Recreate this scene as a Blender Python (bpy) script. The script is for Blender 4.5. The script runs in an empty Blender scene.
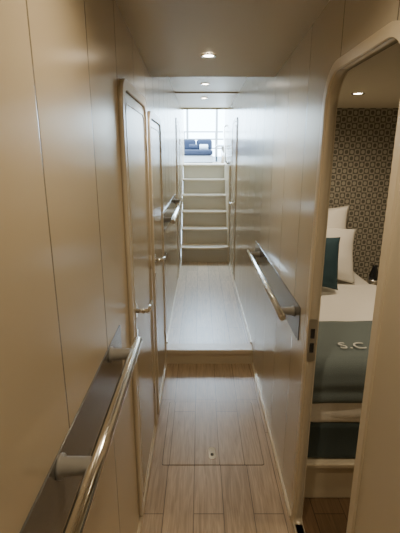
import bpy, bmesh, math, random
from mathutils import Vector, Matrix
random.seed(3)
C = bpy.context.scene.collection

# ------------------------------------------------------------ materials
def newmat(name):
    m = bpy.data.materials.new(name); m.use_nodes = True
    nt = m.node_tree
    return m, nt, nt.nodes["Principled BSDF"]
def N(nt, t, **k):
    n = nt.nodes.new(t)
    for a, b in k.items(): setattr(n, a, b)
    return n
def L(nt, a, b): nt.links.new(a, b)
def math_n(nt, op, a, b=None, c=None):
    n = N(nt, 'ShaderNodeMath', operation=op)
    for i, v in enumerate((a, b, c)):
        if v is None: continue
        if isinstance(v, (int, float)): n.inputs[i].default_value = v
        else: L(nt, v, n.inputs[i])
    return n.outputs[0]
def simple(name, col, rough=0.5, metal=0.0, coat=0.0, noise=0.0, nscale=20, bump=0.0, emis=None, es=0):
    m, nt, p = newmat(name)
    p.inputs['Base Color'].default_value = (*col, 1)
    p.inputs['Roughness'].default_value = rough
    p.inputs['Metallic'].default_value = metal
    p.inputs['Coat Weight'].default_value = coat
    if emis:
        p.inputs['Emission Color'].default_value = (*emis, 1); p.inputs['Emission Strength'].default_value = es
    tc = N(nt, 'ShaderNodeTexCoord')
    nz = N(nt, 'ShaderNodeTexNoise'); nz.inputs['Scale'].default_value = nscale; nz.inputs['Detail'].default_value = 4
    L(nt, tc.outputs['Object'], nz.inputs['Vector'])
    if noise:
        mx = N(nt, 'ShaderNodeMix', data_type='RGBA')
        mx.inputs['A'].default_value = (*[c*(1-noise) for c in col], 1)
        mx.inputs['B'].default_value = (*[min(1, c*(1+noise)) for c in col], 1)
        L(nt, nz.outputs['Fac'], mx.inputs['Factor']); L(nt, mx.outputs['Result'], p.inputs['Base Color'])
    if bump:
        b = N(nt, 'ShaderNodeBump'); b.inputs['Strength'].default_value = bump; b.inputs['Distance'].default_value = 0.01
        L(nt, nz.outputs['Fac'], b.inputs['Height']); L(nt, b.outputs['Normal'], p.inputs['Normal'])
    return m

def panel_wall(name, col, off, rough=0.3, metal=0.25):
    """lacquered wall, vertical V-grooves every .36 m along Y"""
    m, nt, p = newmat(name)
    g = N(nt, 'ShaderNodeNewGeometry'); s = N(nt, 'ShaderNodeSeparateXYZ'); L(nt, g.outputs['Position'], s.inputs[0])
    a = math_n(nt, 'ADD', s.outputs['Y'], 10.0 - off)
    md = math_n(nt, 'FLOORED_MODULO', a, 0.36)
    d = math_n(nt, 'ABSOLUTE', math_n(nt, 'SUBTRACT', md, 0.18))      # .18 at groove
    d = math_n(nt, 'SUBTRACT', 0.18, d)
    gr = N(nt, 'ShaderNodeMapRange'); gr.inputs['From Min'].default_value = 0.001; gr.inputs['From Max'].default_value = 0.004
    L(nt, d, gr.inputs['Value'])
    mx = N(nt, 'ShaderNodeMix', data_type='RGBA')
    mx.inputs['A'].default_value = (*[c*0.3 for c in col], 1); mx.inputs['B'].default_value = (*col, 1)
    L(nt, gr.outputs['Result'], mx.inputs['Factor']); L(nt, mx.outputs['Result'], p.inputs['Base Color'])
    nz = N(nt, 'ShaderNodeTexNoise'); nz.inputs['Scale'].default_value = 1.5; L(nt, g.outputs['Position'], nz.inputs['Vector'])
    h = math_n(nt, 'ADD', math_n(nt, 'MULTIPLY', nz.outputs['Fac'], 1.0), gr.outputs['Result'])
    b = N(nt, 'ShaderNodeBump'); b.inputs['Strength'].default_value = 0.5; b.inputs['Distance'].default_value = 0.003
    L(nt, h, b.inputs['Height']); L(nt, b.outputs['Normal'], p.inputs['Normal'])
    p.inputs['Roughness'].default_value = rough; p.inputs['Metallic'].default_value = metal
    return m

def plank(name, c1, c2, pw=0.14, pl=0.9, rough=0.35, dark=0.35):
    m, nt, p = newmat(name)
    g = N(nt, 'ShaderNodeNewGeometry')
    mp = N(nt, 'ShaderNodeMapping'); mp.inputs['Rotation'].default_value = (0, 0, math.radians(90)); mp.inputs['Location'].default_value = (0.25, 0.03, 0)
    L(nt, g.outputs['Position'], mp.inputs['Vector'])
    br = N(nt, 'ShaderNodeTexBrick'); br.inputs['Scale'].default_value = 1
    br.inputs['Brick Width'].default_value = pl; br.inputs['Row Height'].default_value = pw
    br.inputs['Mortar Size'].default_value = 0.0024; br.inputs['Mortar Smooth'].default_value = 0.2
    br.offset = 0.37
    br.inputs['Color1'].default_value = (*c1, 1); br.inputs['Color2'].default_value = (*c2, 1)
    br.inputs['Mortar'].default_value = (*[c*dark for c in c1], 1)
    L(nt, mp.outputs[0], br.inputs['Vector'])
    m2 = N(nt, 'ShaderNodeMapping'); m2.inputs['Scale'].default_value = (60, 4.0, 1); L(nt, g.outputs['Position'], m2.inputs['Vector'])
    nz = N(nt, 'ShaderNodeTexNoise'); nz.inputs['Scale'].default_value = 1; nz.inputs['Detail'].default_value = 5; nz.inputs['Distortion'].default_value = 1.6
    L(nt, m2.outputs[0], nz.inputs['Vector'])
    mr = N(nt, 'ShaderNodeMapRange'); mr.inputs['From Min'].default_value = .3; mr.inputs['From Max'].default_value = .7
    mr.inputs['To Min'].default_value = .70; mr.inputs['To Max'].default_value = 1.15
    L(nt, nz.outputs['Fac'], mr.inputs['Value'])
    mx = N(nt, 'ShaderNodeVectorMath', operation='SCALE'); L(nt, br.outputs['Color'], mx.inputs[0]); L(nt, mr.outputs['Result'], mx.inputs['Scale'])
    L(nt, mx.outputs[0], p.inputs['Base Color'])
    b = N(nt, 'ShaderNodeBump'); b.inputs['Strength'].default_value = .25; b.inputs['Distance'].default_value = .002
    L(nt, nz.outputs['Fac'], b.inputs['Height']); L(nt, b.outputs['Normal'], p.inputs['Normal'])
    p.inputs['Roughness'].default_value = rough
    return m

def wallpaper(name):
    m, nt, p = newmat(name)
    g = N(nt, 'ShaderNodeNewGeometry')
    s = N(nt, 'ShaderNodeSeparateXYZ'); L(nt, g.outputs['Position'], s.inputs[0])
    k = 2*math.pi/0.085
    u = math_n(nt, 'SINE', math_n(nt, 'MULTIPLY', s.outputs['X'], k))
    v = math_n(nt, 'SINE', math_n(nt, 'MULTIPLY', s.outputs['Z'], k*.9))
    a = math_n(nt, 'MULTIPLY', u, v)
    w = math_n(nt, 'SINE', math_n(nt, 'MULTIPLY', a, 6.0))
    nz = N(nt, 'ShaderNodeTexNoise'); nz.inputs['Scale'].default_value = 45; L(nt, g.outputs['Position'], nz.inputs['Vector'])
    f = math_n(nt, 'ADD', w, math_n(nt, 'MULTIPLY_ADD', nz.outputs['Fac'], 1.2, -.6))
    cr = N(nt, 'ShaderNodeValToRGB'); L(nt, math_n(nt, 'MULTIPLY_ADD', f, .5, .5), cr.inputs[0])
    cr.color_ramp.elements[0].position = .3; cr.color_ramp.elements[0].color = (.11, .105, .09, 1)
    cr.color_ramp.elements[1].position = .7; cr.color_ramp.elements[1].color = (.36, .34, .29, 1)
    L(nt, cr.outputs[0], p.inputs['Base Color']); p.inputs['Roughness'].default_value = .6
    return m

M = {}
M['wallL'] = panel_wall('lacquer_left', (.58, .50, .37), 0.28, .24, .28)
M['wallR'] = panel_wall('lacquer_right', (.58, .525, .425), 0.16, .20, .28)
M['door'] = simple('door_lacquer', (.56, .50, .39), .24, .25, noise=.03, nscale=3)
M['trim'] = simple('trim_lacquer', (.62, .55, .43), .28, .15, noise=.02)
M['ceil'] = simple('ceiling_panel', (.58, .53, .43), .36, .1, noise=.03, nscale=2)
M['cabceil'] = simple('cabin_ceiling', (.62, .57, .46), .6, noise=.02)
M['gap'] = simple('dark_gap', (.03, .025, .02), .6)
M['seam'] = simple('floor_seam', (.08, .06, .04), .6)
M['recess'] = simple('rail_backplate', (.12, .12, .115), .22, .3, coat=.3)
M['chrome'] = simple('chrome', (.85, .83, .80), .08, 1.0)
M['steel'] = simple('brushed_steel', (.55, .54, .52), .3, 1.0)
M['mount'] = simple('grey_plastic', (.23, .225, .21), .4)
M['floor'] = plank('oak_floor', (.47, .36, .245), (.40, .305, .205))
M['hatch'] = plank('oak_hatch', (.47, .365, .25), (.40, .31, .21), pw=0.135, pl=2.0)
M['floor_up'] = plank('oak_floor_upper', (.53, .42, .295), (.42, .335, .23), pw=0.14, pl=.7, rough=.3)
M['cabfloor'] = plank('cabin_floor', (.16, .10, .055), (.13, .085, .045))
M['stair'] = simple('stair_paint', (.50, .46, .38), .4, noise=.04, nscale=5)
M['tread'] = simple('stair_tread', (.64, .56, .44), .35, noise=.08, nscale=40)
M['paper'] = wallpaper('patterned_wallpaper')
M['white'] = simple('white_linen', (.84, .82, .78), .85, noise=.02, nscale=60, bump=.15)
M['teal'] = simple('teal_cushion', (.02, .055, .075), .8, noise=.15, nscale=200, bump=.2)
M['throw'] = simple('grey_teal_throw', (.13, .165, .17), .85, noise=.15, nscale=300, bump=.3)
M['bedbase'] = simple('bed_base_fabric', (.055, .08, .085), .85, noise=.15, nscale=200, bump=.2)
M['navy'] = simple('navy_upholstery', (.008, .013, .032), .9, noise=.1)
M['gel'] = simple('white_gelcoat', (.45, .48, .52), .4)
M['teak'] = simple('deck_teak', (.30, .22, .14), .7, noise=.2, nscale=15)
M['lamp'] = simple('lamp_glow', (1, .95, .85), .5, emis=(1, .88, .70), es=45)
M['black'] = simple('dark_glass', (.012, .014, .02), .1, coat=.5)
M['thread'] = simple('embroidery', (.60, .61, .58), .7)

# ------------------------------------------------------------ mesh helpers
def link(o, parent=None):
    C.objects.link(o)
    if parent: o.parent = parent
    return o
def empty(name):
    e = bpy.data.objects.new(name, None); e.empty_display_size = .05; C.objects.link(e); return e
def obj_from_bm(name, bm, mat, parent=None, smooth=False):
    me = bpy.data.meshes.new(name); bm.normal_update(); bm.to_mesh(me); bm.free()
    if mat: me.materials.append(mat)
    if smooth:
        for f in me.polygons: f.use_smooth = True
    return link(bpy.data.objects.new(name, me), parent)
def box(name, a, b, mat, parent=None, bev=0, seg=2):
    bm = bmesh.new(); bmesh.ops.create_cube(bm, size=1)
    c = [(a[i]+b[i])/2 for i in range(3)]; s = [abs(b[i]-a[i]) for i in range(3)]
    for v in bm.verts: v.co = Vector((c[i]+v.co[i]*s[i] for i in range(3)))
    if bev: bmesh.ops.bevel(bm, geom=bm.edges[:], offset=bev, segments=seg, affect='EDGES', profile=.5)
    return obj_from_bm(name, bm, mat, parent)
def rrect(x0, y0, x1, y1, r, n=8):
    if isinstance(r, (int, float)): r = (r,)*4   # bl, br, tr, tl
    P = []
    for (cx, cy, a0, rr) in ((x0+r[0], y0+r[0], 180, r[0]), (x1-r[1], y0+r[1], 270, r[1]), (x1-r[2], y1-r[2], 0, r[2]), (x0+r[3], y1-r[3], 90, r[3])):
        if rr < 1e-5: P.append((cx, cy)); continue
        for i in range(n+1):
            a = math.radians(a0+90*i/n); P.append((cx+rr*math.cos(a), cy+rr*math.sin(a)))
    return P
def prism(name, loops, lo, hi, axis, mat, parent=None):
    """loops: outer + holes in 2D; axis 'X' -> coords are (Y,Z); axis 'Z' -> (X,Y)"""
    cu = bpy.data.curves.new('tmp', 'CURVE'); cu.dimensions = '2D'; cu.fill_mode = 'BOTH'; cu.extrude = (hi-lo)/2
    for lp in loops:
        sp = cu.splines.new('POLY'); sp.points.add(len(lp)-1)
        for i, (x, y) in enumerate(lp): sp.points[i].co = (x, y, 0, 1)
        sp.use_cyclic_u = True
    to = bpy.data.objects.new('tmp', cu); C.objects.link(to)
    dg = bpy.context.evaluated_depsgraph_get(); dg.update()
    me = bpy.data.meshes.new_from_object(to.evaluated_get(dg)); me.name = name
    bpy.data.objects.remove(to); bpy.data.curves.remove(cu)
    mid = (lo+hi)/2
    for v in me.vertices:
        x, y, z = v.co
        if axis == 'X': v.co = (z+mid, x, y)
        elif axis == 'Y': v.co = (x, z+mid, y)   # (X,Z)
        else: v.co = (x, y, z+mid)
    bm = bmesh.new(); bm.from_mesh(me); bmesh.ops.remove_doubles(bm, verts=bm.verts, dist=1e-5)
    bmesh.ops.recalc_face_normals(bm, faces=bm.faces); bm.to_mesh(me); bm.free()
    me.materials.clear(); me.materials.append(mat)
    return link(bpy.data.objects.new(name, me), parent)
def tube(name, pts, r, mat, parent=None, n=20, caps=True):
    bm = bmesh.new(); rings = []
    pts = [Vector(p) for p in pts]
    for i, p in enumerate(pts):
        d = (pts[min(i+1, len(pts)-1)]-pts[max(i-1, 0)]).normalized()
        up = Vector((0, 0, 1)) if abs(d.z) < .9 else Vector((1, 0, 0))
        a = d.cross(up).normalized(); b = a.cross(d)
        rr = r[i] if isinstance(r, (list, tuple)) else r
        rings.append([bm.verts.new(p+a*math.cos(2*math.pi*k/n)*rr+b*math.sin(2*math.pi*k/n)*rr) for k in range(n)])
    for i in range(len(rings)-1):
        for k in range(n):
            bm.faces.new((rings[i][k], rings[i][(k+1) % n], rings[i+1][(k+1) % n], rings[i+1][k]))
    if caps:
        bm.faces.new(rings[0]); bm.faces.new(rings[-1])
    bmesh.ops.recalc_face_normals(bm, faces=bm.faces)
    o = obj_from_bm(name, bm, mat, parent)
    for f in o.data.polygons: f.use_smooth = len(f.vertices) == 4
    return o

# ------------------------------------------------------------ dimensions
XL, XR = -.274, .42
WT = .032       # cabin partition thickness
EYE = 1.6
YS = 2.886      # step up
YE = 5.6        # foot of stairs
ZU = .12

# floors
box('floor', (XL-.02, -1.3, -.06), (XR+.02, YS, 0), M['floor'])
up = empty('floor_upper_level')
box('boards', (XL-.02, YS+.0, -.06), (XR+.02, YE+.3, ZU), M['floor_up'], up)
box('step_nosing', (XL, YS-.022, ZU-.035), (XR, YS+.10, ZU+.003), M['tread'], up, .006)
box('step_riser', (XL, YS-.012, 0), (XR, YS, ZU-.035), M['trim'], up)

# floor hatch
h = empty('floor_hatch')
prism('hatch_seam', [rrect(-.206, 1.784, .346, 2.356, .012)], .0, .0012, 'Z', M['seam'], h)
prism('hatch_panel', [rrect(-.2025, 1.7875, .3425, 2.3525, .011)], .0005, .0022, 'Z', M['hatch'], h)
prism('pull_plate', [rrect(.048, 1.825, .086, 1.915, .017)], .002, .005, 'Z', M['chrome'], h)
prism('pull_slot', [rrect(.058, 1.85, .076, 1.87, .007)], .005, .0056, 'Z', M['black'], h)

# walls
box('wall_left', (XL-.06, -1.3, -.06), (XL, YE+1.6, 2.6), M['wallL'])
OY0, OY1, OZ0, OZ1 = .89, 1.42, .03, 1.85
outer = [(-1.3, -.06), (YE+1.6, -.06), (YE+1.6, 2.6), (-1.3, 2.6)]
hole = rrect(OY0, OZ0, OY1, OZ1, (.02, .02, .10, .10), 12)
prism('wall_right', [outer, hole], XR, XR+WT, 'X', M['wallR'])
box('wall_back', (XL-.06, -1.36, -.06), (XR+.06, -1.3, 2.6), M['door'])
fr = prism('trim_cabin_doorway', [rrect(OY0-.03, OZ0-.03, OY1+.03, OZ1+.03, (.02, .02, .125, .125), 12), rrect(OY0-.001, OZ0, OY1+.001, OZ1+.001, (.02, .02, .10, .10), 12)], XR-.007, XR+WT+.004, 'X', M['trim'])
sp = empty('door_strike_plate')
prism('plate', [rrect(XR-.002, .82, XR+.030, 1.0, .006)], OY1-.004, OY1, 'Y', M['steel'], sp)
prism('latch_slot', [rrect(XR+.006, .86, XR+.022, .90, .002)], OY1-.005, OY1-.0038, 'Y', M['black'], sp)
prism('bolt_slot', [rrect(XR+.006, .92, XR+.022, .96, .002)], OY1-.005, OY1-.0038, 'Y', M['black'], sp)

# base trims
box('baseboard_right', (XR-.012, OY1+.036, 0), (XR, YS-.022, .018), M['trim'])
box('baseboard_right_upper', (XR-.010, YS+.1, ZU), (XR, YE, ZU+.016), M['trim'])
box('baseboard_left', (XL, -1.3, 0), (XL+.010, YS-.022, .018), M['trim'])
box('baseboard_left_upper', (XL, YS+.1, ZU), (XL+.010, YE, ZU+.016), M['trim'])

# ceilings
def sloped(name, x0, x1, y0, y1, z0, z1, t, mat):
    bm = bmesh.new()
    vs = [bm.verts.new(p) for p in ((x0, y0, z0), (x1, y0, z0), (x1, y1, z1), (x0, y1, z1), (x0, y0, z0+t), (x1, y0, z0+t), (x1, y1, z1+t), (x0, y1, z1+t))]
    for f in ((3, 2, 1, 0), (4, 5, 6, 7), (0, 1, 5, 4), (1, 2, 6, 5), (2, 3, 7, 6), (3, 0, 4, 7)): bm.faces.new([vs[i] for i in f])
    bmesh.ops.recalc_face_normals(bm, faces=bm.faces)
    return obj_from_bm(name, bm, mat)
def cz(y): return 2.167-.0555*y
sloped('ceiling', XL, XR, -1.3, 2.46, cz(-1.3), cz(2.46), .05, M['ceil'])
ZC = EYE+.67
box('ceiling_upper', (XL, 2.3, ZC), (XR, 6.2, ZC+.06), M['ceil'])
box('trim_ceiling_edge', (XL, 6.2, ZC-.02), (XR, 6.24, ZC+.3), M['trim'])
box('trim_ceiling_joint', (XL, 4.72, ZC-.012), (XR, 4.76, ZC), M['trim'])
box('roof', (XL-.06, -1.36, 2.6), (XR+.06, 6.24, 2.64), M['ceil'])

# downlights
def downlight(x, y, z, power, r=.034, spot=110):
    e = empty('recessed_downlight'); e.location = (x, y, z)
    bm = bmesh.new(); n = 32
    prof = [(r*.72, -.001), (r*.8, -.005), (r, -.006), (r*1.12, -.003), (r*1.15, 0)]
    rings = [[bm.verts.new((a*math.cos(2*math.pi*k/n), a*math.sin(2*math.pi*k/n), b)) for k in range(n)] for a, b in prof]
    for i in range(len(rings)-1):
        for k in range(n): bm.faces.new((rings[i][k], rings[i][(k+1) % n], rings[i+1][(k+1) % n], rings[i+1][k]))
    obj_from_bm('bezel', bm, M['chrome'], e, True)
    bm = bmesh.new(); bmesh.ops.create_circle(bm, cap_ends=True, segments=32, radius=r*.74, matrix=Matrix.Translation((0, 0, -.002)))
    obj_from_bm('lens', bm, M['lamp'], e)
    l = bpy.data.lights.new('lamp', 'SPOT'); l.energy = power; l.color = (1, .80, .53); l.spot_size = math.radians(spot); l.spot_blend = .9; l.shadow_soft_size = .03
    lo = bpy.data.objects.new('lamp', l); link(lo, e); lo.location = (0, 0, -.02)
downlight(.04, 2.06, cz(2.06), 20, spot=152)
downlight(.04, .75, cz(.75), 23, spot=155)
downlight(.04, -.5, cz(-.5), 17, spot=152)
downlight(.05, 4.19, ZC, 13, r=.040, spot=152)
downlight(.05, 5.16, ZC, 11, r=.040, spot=152)

# ------------------------------------------------------------ doors (handle on the near side, lever pointing to the hinges)
def door(idx, y0, y1, z0, z1, side, hz=1.0, t=.016):
    e = empty('door_%d' % idx)
    s = 1 if side == 'L' else -1
    X = XL if side == 'L' else XR
    def P(nm, loops, a, b, mat):
        lo, hi = sorted((X+s*a, X+s*b)); return prism(nm, loops, lo, hi, 'X', mat, e)
    R = (.015, .015, .085, .085)
    P('frame', [rrect(y0, z0, y1, z1, R, 10), rrect(y0+.035, z0+.02, y1-.035, z1-.035, (.012, .012, .06, .06), 10)], -.002, t, M['trim'])
    P('rebate', [rrect(y0+.03, z0+.015, y1-.03, z1-.03, (.012, .012, .06, .06), 10)], -.002, .0025, M['gap'])
    P('leaf', [rrect(y0+.043, z0+.028, y1-.043, z1-.043, (.01, .01, .055, .055), 10)], 0, .009, M['door'])
    P('leaf_bead', [rrect(y0+.075, z0+.06, y1-.075, z1-.075, (.01, .01, .05, .05), 10), rrect(y0+.080, z0+.065, y1-.080, z1-.080, (.009, .009, .047, .047), 10)], .008, .0115, M['trim'])
    hy = y0+.10
    P('rose', [rrect(hy-.022, hz-.03, hy+.022, hz+.03, .02)], .008, .014, M['chrome'])
    tube('spindle', [(X+s*.012, hy, hz), (X+s*.055, hy, hz)], .010, M['chrome'], e)
    tube('lever', [(X+s*.042, hy-.008, hz), (X+s*.056, hy+.004, hz), (X+s*.060, hy+.03, hz), (X+s*.060, hy+.12, hz-.002)], [.009, .0105, .010, .009], M['chrome'], e)
    P('lock_rose', [rrect(hy-.015, hz-.11, hy+.015, hz-.08, .014)], .008, .013, M['chrome'])
    for k in (.25, 1.0, 1.6):
        if k < z1-.15: tube('hinge', [(X+s*.012, y1-.038, z0+k), (X+s*.012, y1-.038, z0+k+.07)], .004, M['trim'], e, 12)
    return e
door(1, 1.44, 2.08, .025, 1.86, 'L', hz=.985)
door(2, 2.18, 2.82, .025, 1.83, 'L', hz=1.01)
door(3, 4.7, 5.4, ZU+.02, ZU+1.9, 'R', hz=1.05, t=.008)
door(4, 4.75, 5.45, ZU+.02, ZU+1.9, 'L', hz=1.05, t=.008)

# ------------------------------------------------------------ handrails
def handrail(X, s, y0, y1, z, mounts, pz0, pz1, py0, py1, off=.074, r=.0155):
    e = empty('handrail')
    lo, hi = sorted((X-s*.001, X+s*.004))
    prism('backplate', [rrect(py0, pz0, py1, pz1, .006, 4)], lo, hi, 'X', M['recess'], e)
    x = X+s*off
    pts = [(x, y0, z), (x, y0+.003, z), (x, y0+.008, z), (x, y1-.008, z), (x, y1-.003, z), (x, y1, z)]
    tube('rail', pts, [r*.75, r*.93, r, r, r*.93, r*.75], M['chrome'], e, 28)
    for my in mounts:
        tube('mount', [(X+s*.003, my, z-.004), (X+s*.010, my, z-.004), (X+s*.012, my, z-.004), (x-s*r*.6, my, z-.002)], [.024, .024, .0185, .0165], M['mount'], e, 28)
    return e
handrail(XL, 1, -.5, 1.18, EYE-.572, (1.09, .64, -.1), EYE-.71, EYE-.551, -.6, 1.255)
handrail(XR, -1, 1.57, 2.82, EYE-.66, (1.66, 2.72), EYE-.76, EYE-.61, 1.56, 2.95, off=.07)
handrail(XL, 1, 2.87, 4.4, EYE-.46, (3.0, 4.3), EYE-.56, EYE-.40, 2.86, 4.5, off=.075, r=.019)

# ------------------------------------------------------------ stairs
st = empty('staircase'); rise, go = .225, .22
SX0, SX1 = XL+.003, XR-.003
for k in range(6):
    y = YE+go*k; z = ZU+rise*(k+1)
    box('riser_%d' % (k+1), (SX0, y, z-rise), (SX1-.02, y+.02, z-.03), M['stair'], st)
    y2 = y+go+.02 if k < 5 else y+.4
    nose = .05 if k == 0 else .018
    lp = [(SX0, y2), (SX0, y-.01)]
    for i in range(13):
        t = i/12; lp.append((SX0+(SX1-.02-SX0)*t, y-.012-nose*math.sin(math.pi*t)**.6))
    lp += [(SX1-.02, y2)]
    prism('tread_%d' % (k+1), [lp], z-.03, z, 'Z', M['tread'], st)
    box('tread_inlay_%d' % (k+1), (XL+.05, y+.02, z), (XR-.07, y+.05, z+.002), M['mount'], st)
box('stringer', (SX1-.02, YE-.0, ZU), (SX1, YE+1.5, ZU+1.36), M['trim'], st)
tube('grab_rail', [(XR-.02, 6.0, 1.5), (XR-.05, 6.02, 1.53), (XR-.05, 6.05, 1.57), (XR-.05, 6.6, 2.02), (XR-.02, 6.65, 2.06)], .011, M['steel'], st)
tube('grab_rail_foot', [(XR-.004, 5.99, 1.5), (XR-.025, 6.0, 1.5)], .018, M['steel'], st)
tube('grab_rail_head', [(XR-.004, 6.65, 2.06), (XR-.025, 6.65, 2.06)], .018, M['steel'], st)

# ------------------------------------------------------------ upper deck seen through companionway
ZD = ZU+rise*6
box('floor_deck', (-2, YE+go*5+.4, ZD-.06), (2, 10.5, ZD-.002), M['teak'])
sf = empty('cockpit_sofa')
box('base', (-.75, 8.1, ZD), (.26, 8.7, ZD+.14), M['gel'], sf, .02)
box('seat', (-.74, 8.05, ZD+.14), (.25, 8.65, ZD+.25), M['navy'], sf, .04, 4)
for i in range(3):
    box('back_cushion_%d' % i, (-.74+i*.332, 8.5, ZD+.23), (-.415+i*.332, 8.66, ZD+.46), M['navy'], sf, .06, 4)
for i in range(2):
    tube('bolster_%d' % i, [(-.22+i*.21, 8.38, ZD+.30), (-.21+i*.21, 8.38, ZD+.30), (-.06+i*.21, 8.38, ZD+.30), (-.05+i*.21, 8.38, ZD+.30)], [.045, .055, .055, .045], M['gel'] if i else M['navy'], sf)
ct = empty('cockpit_table')
box('top', (.30, 7.7, ZD+.30), (.75, 8.3, ZD+.33), M['gel'], ct, .01)
tube('pedestal', [(.45, 8.0, ZD), (.45, 8.0, ZD+.3)], .04, M['chrome'], ct)
rl = empty('guard_rail')
for z in (.30, .5, .66): tube('bar', [(-1.9, 9.6, ZD+z), (1.9, 9.6, ZD+z)], .016, M['mount'], rl)
for i in range(6): tube('stanchion', [(-1.8+i*.72, 9.6, ZD-.01), (-1.8+i*.72, 9.6, ZD+.67)], .016, M['mount'], rl)
wf = empty('window_1')
for x in (-.95, -.30, .34, .9): box('mullion', (x, 9.2, ZD), (x+.05, 9.25, 3.1), M['mount'], wf, .008)
box('head', (-.95, 9.2, 3.1), (.95, 9.25, 3.2), M['mount'], wf)
box('sill', (-.95, 9.2, ZD), (.95, 9.25, ZD+.12), M['gel'], wf)

# ------------------------------------------------------------ cabin
CX0, CX1, CY0, CY1, CZ = XR+WT, 2.3, .1, 3.2, EYE+.345
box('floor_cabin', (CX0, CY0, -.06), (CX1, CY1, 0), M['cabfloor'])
box('ceiling_cabin', (CX0, CY0, CZ), (CX1, CY1, CZ+.05), M['cabceil'])
box('wall_cabin_head', (CX0, CY1, -.06), (CX1+.05, CY1+.05, 2.3), M['paper'])
box('wall_cabin_side', (CX1, CY0, -.06), (CX1+.05, CY1, 2.3), M['cabceil'])
box('wall_cabin_foot', (CX0, CY0-.05, -.06), (CX1+.05, CY0, 2.3), M['cabceil'])
downlight(.90, 2.46, CZ, 26, spot=165)
downlight(1.6, 1.3, CZ, 30, spot=165)

def soft(name, a, b, mat, parent, bev=.05, amp=.008, seed=0, cuts=14, sc=4):
    bm = bmesh.new(); bmesh.ops.create_cube(bm, size=1)
    c = [(a[i]+b[i])/2 for i in range(3)]; s = [abs(b[i]-a[i]) for i in range(3)]
    for v in bm.verts: v.co = Vector((c[i]+v.co[i]*s[i] for i in range(3)))
    bmesh.ops.bevel(bm, geom=bm.edges[:], offset=bev, segments=4, affect='EDGES', profile=.5)
    bmesh.ops.subdivide_edges(bm, edges=[e for e in bm.edges if e.calc_length() > .1], cuts=cuts, use_grid_fill=True)
    from mathutils import noise
    bm.normal_update()
    for v in bm.verts:
        v.co += v.normal*noise.noise(v.co*sc+Vector((seed, 0, 0)))*amp
    return obj_from_bm(name, bm, mat, parent, True)
bed = empty('bed')
BX0, BX1, BY0 = .475, 1.27, 1.58
box('plinth', (BX0+.0, BY0-.01, 0), (BX1, CY1-.01, .19), M['trim'], bed, .006)
box('plinth_cap', (BX0-.0, BY0-.03, .19), (BX1+.01, CY1-.01, .215), M['trim'], bed, .006)
soft('base', (BX0+.005, BY0, .215), (BX1-.005, CY1-.02, .41), M['bedbase'], bed, .02, .003)
soft('mattress', (BX0, BY0-.005, .40), (BX1, CY1-.02, .70), M['white'], bed, .05, .006, 3)
soft('duvet', (BX0-.004, BY0-.012, .43), (BX1+.006, 2.75, .717), M['white'], bed, .04, .012, 8, 20, 7)
# throw draped over the foot: profile swept across X
def throw():
    from mathutils import noise
    prof = []
    for i in range(10): prof.append((BY0-.030-.004*math.sin(i), .55+i*.0115))
    for i in range(9):
        a = math.radians(180-90*i/8); prof.append((BY0+.038+.068*math.cos(a), .665+.068*math.sin(a)))
    for i in range(1, 16): prof.append((BY0+.04+i*.0255, .733))
    nx = 40; bm = bmesh.new(); grid = []
    for i in range(nx+1):
        x = BX0-.012+(BX1-BX0+.03)*i/nx; row = []
        for (y, z) in prof:
            d = noise.noise(Vector((x*7, y*6, z*5)))*.006
            row.append(bm.verts.new((x, y-(abs(d) if z < .66 else 0), z+d)))
        grid.append(row)
    for i in range(nx):
        for j in range(len(prof)-1): bm.faces.new((grid[i][j], grid[i][j+1], grid[i+1][j+1], grid[i+1][j]))
    bmesh.ops.recalc_face_normals(bm, faces=bm.faces)
    o = obj_from_bm('throw', bm, M['throw'], bed, True)
    md = o.modifiers.new('s', 'SOLIDIFY'); md.thickness = .008; md.offset = 1
throw()
cu = bpy.data.curves.new('t', 'FONT'); cu.body = 'S.C.'; cu.size = .085; cu.extrude = .001; cu.space_character = 1.1
to = bpy.data.objects.new('t', cu); C.objects.link(to)
dg = bpy.context.evaluated_depsgraph_get(); me = bpy.data.meshes.new_from_object(to.evaluated_get(dg)); bpy.data.objects.remove(to)
me.materials.clear(); me.materials.append(M['thread'])
t = link(bpy.data.objects.new('monogram', me), bed); t.location = (.645, 1.67, .749)

def pillow(name, w, h, th, mat, loc, rot, parent=None, n=24):
    from mathutils import noise
    bm = bmesh.new(); top = {}; bot = {}
    for i in range(n+1):
        for j in range(n+1):
            u, v = -1+2*i/n, -1+2*j/n
            pinch = 1-.10*(1-abs(u)**2.0)*abs(v)**3; pinch2 = 1-.10*(1-abs(v)**2.0)*abs(u)**3
            x = u*w/2*pinch2; y = v*h/2*pinch
            t_ = th/2*max(0, (1-abs(u)**3.0)*(1-abs(v)**3.0))**.55
            t_ *= 1+.18*noise.noise(Vector((u*2+loc[0]*9, v*2, 1)))
            edge = i in (0, n) or j in (0, n)
            top[i, j] = bm.verts.new((x, y, t_))
            bot[i, j] = top[i, j] if edge else bm.verts.new((x, y, -t_))
    for i in range(n):
        for j in range(n):
            bm.faces.new((top[i, j], top[i+1, j], top[i+1, j+1], top[i, j+1]))
            bm.faces.new((bot[i, j], bot[i, j+1], bot[i+1, j+1], bot[i+1, j]))
    o = obj_from_bm(name, bm, mat, parent, True)
    o.location = loc; o.rotation_euler = [math.radians(a) for a in rot]
    return o
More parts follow.
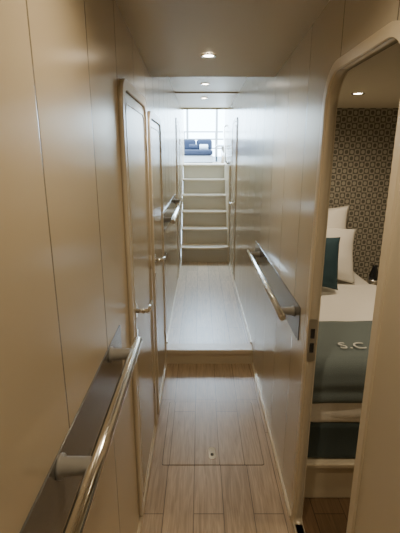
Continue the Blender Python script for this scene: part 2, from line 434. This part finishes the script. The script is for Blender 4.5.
# standing pillows: local y -> up
pillow('bed_pillow', .60, .48, .16, M['white'], (.86, 3.06, .985), (78, -3, -4))
pillow('bed_pillow', .58, .42, .18, M['white'], (.86, 2.84, .935), (62, 9, 3))
pillow('throw_cushion', .34, .36, .13, M['teal'], (.765, 2.56, .93), (70, 8, 8))

ns = empty('nightstand')
box('body', (1.30, 2.75, 0), (1.72, CY1-.005, .58), M['trim'], ns, .006)
box('top', (1.29, 2.73, .58), (1.73, CY1-.005, .60), M['door'], ns, .006)
box('drawer_front', (1.32, 2.742, .34), (1.70, 2.752, .54), M['door'], ns, .003)
tube('knob', [(1.5, 2.742, .44), (1.5, 2.72, .44)], .012, M['chrome'], ns)
bt = empty('carafe')
tube('body', [(1.33, 2.93, .60), (1.33, 2.93, .605), (1.33, 2.93, .72), (1.33, 2.93, .74), (1.33, 2.93, .78), (1.33, 2.93, .80)], [.033, .038, .038, .030, .018, .020], M['black'], bt)
tube('label', [(1.33, 2.93, .66), (1.33, 2.93, .69)], .0385, M['steel'], bt)

# ------------------------------------------------------------ light
w = bpy.data.worlds.new('World'); bpy.context.scene.world = w; w.use_nodes = True
bg = w.node_tree.nodes['Background']; bg.inputs[0].default_value = (.56, .78, 1, 1); bg.inputs[1].default_value = 20.0
def area(name, loc, rot, sx, sy, power, col):
    l = bpy.data.lights.new(name, 'AREA'); l.shape = 'RECTANGLE'; l.size = sx; l.size_y = sy; l.energy = power; l.color = col
    o = bpy.data.objects.new(name, l); C.objects.link(o); o.location = loc; o.rotation_euler = [math.radians(a) for a in rot]
area('daylight_fill', (.07, 7.6, 3.3), (-50, 0, 0), 1.6, 1.4, 240, (.66, .83, 1))  # added area lamp, out of view overhead, reinforces sky light down the stairs

cam = bpy.data.cameras.new('camera'); co = bpy.data.objects.new('camera', cam); C.objects.link(co)
co.location = (0, 0, EYE); co.rotation_euler = (math.radians(90-15.45), 0, 0)
cam.sensor_fit = 'VERTICAL'; cam.sensor_height = 36; cam.lens = 400/533*36; cam.clip_start = .02
bpy.context.scene.camera = co
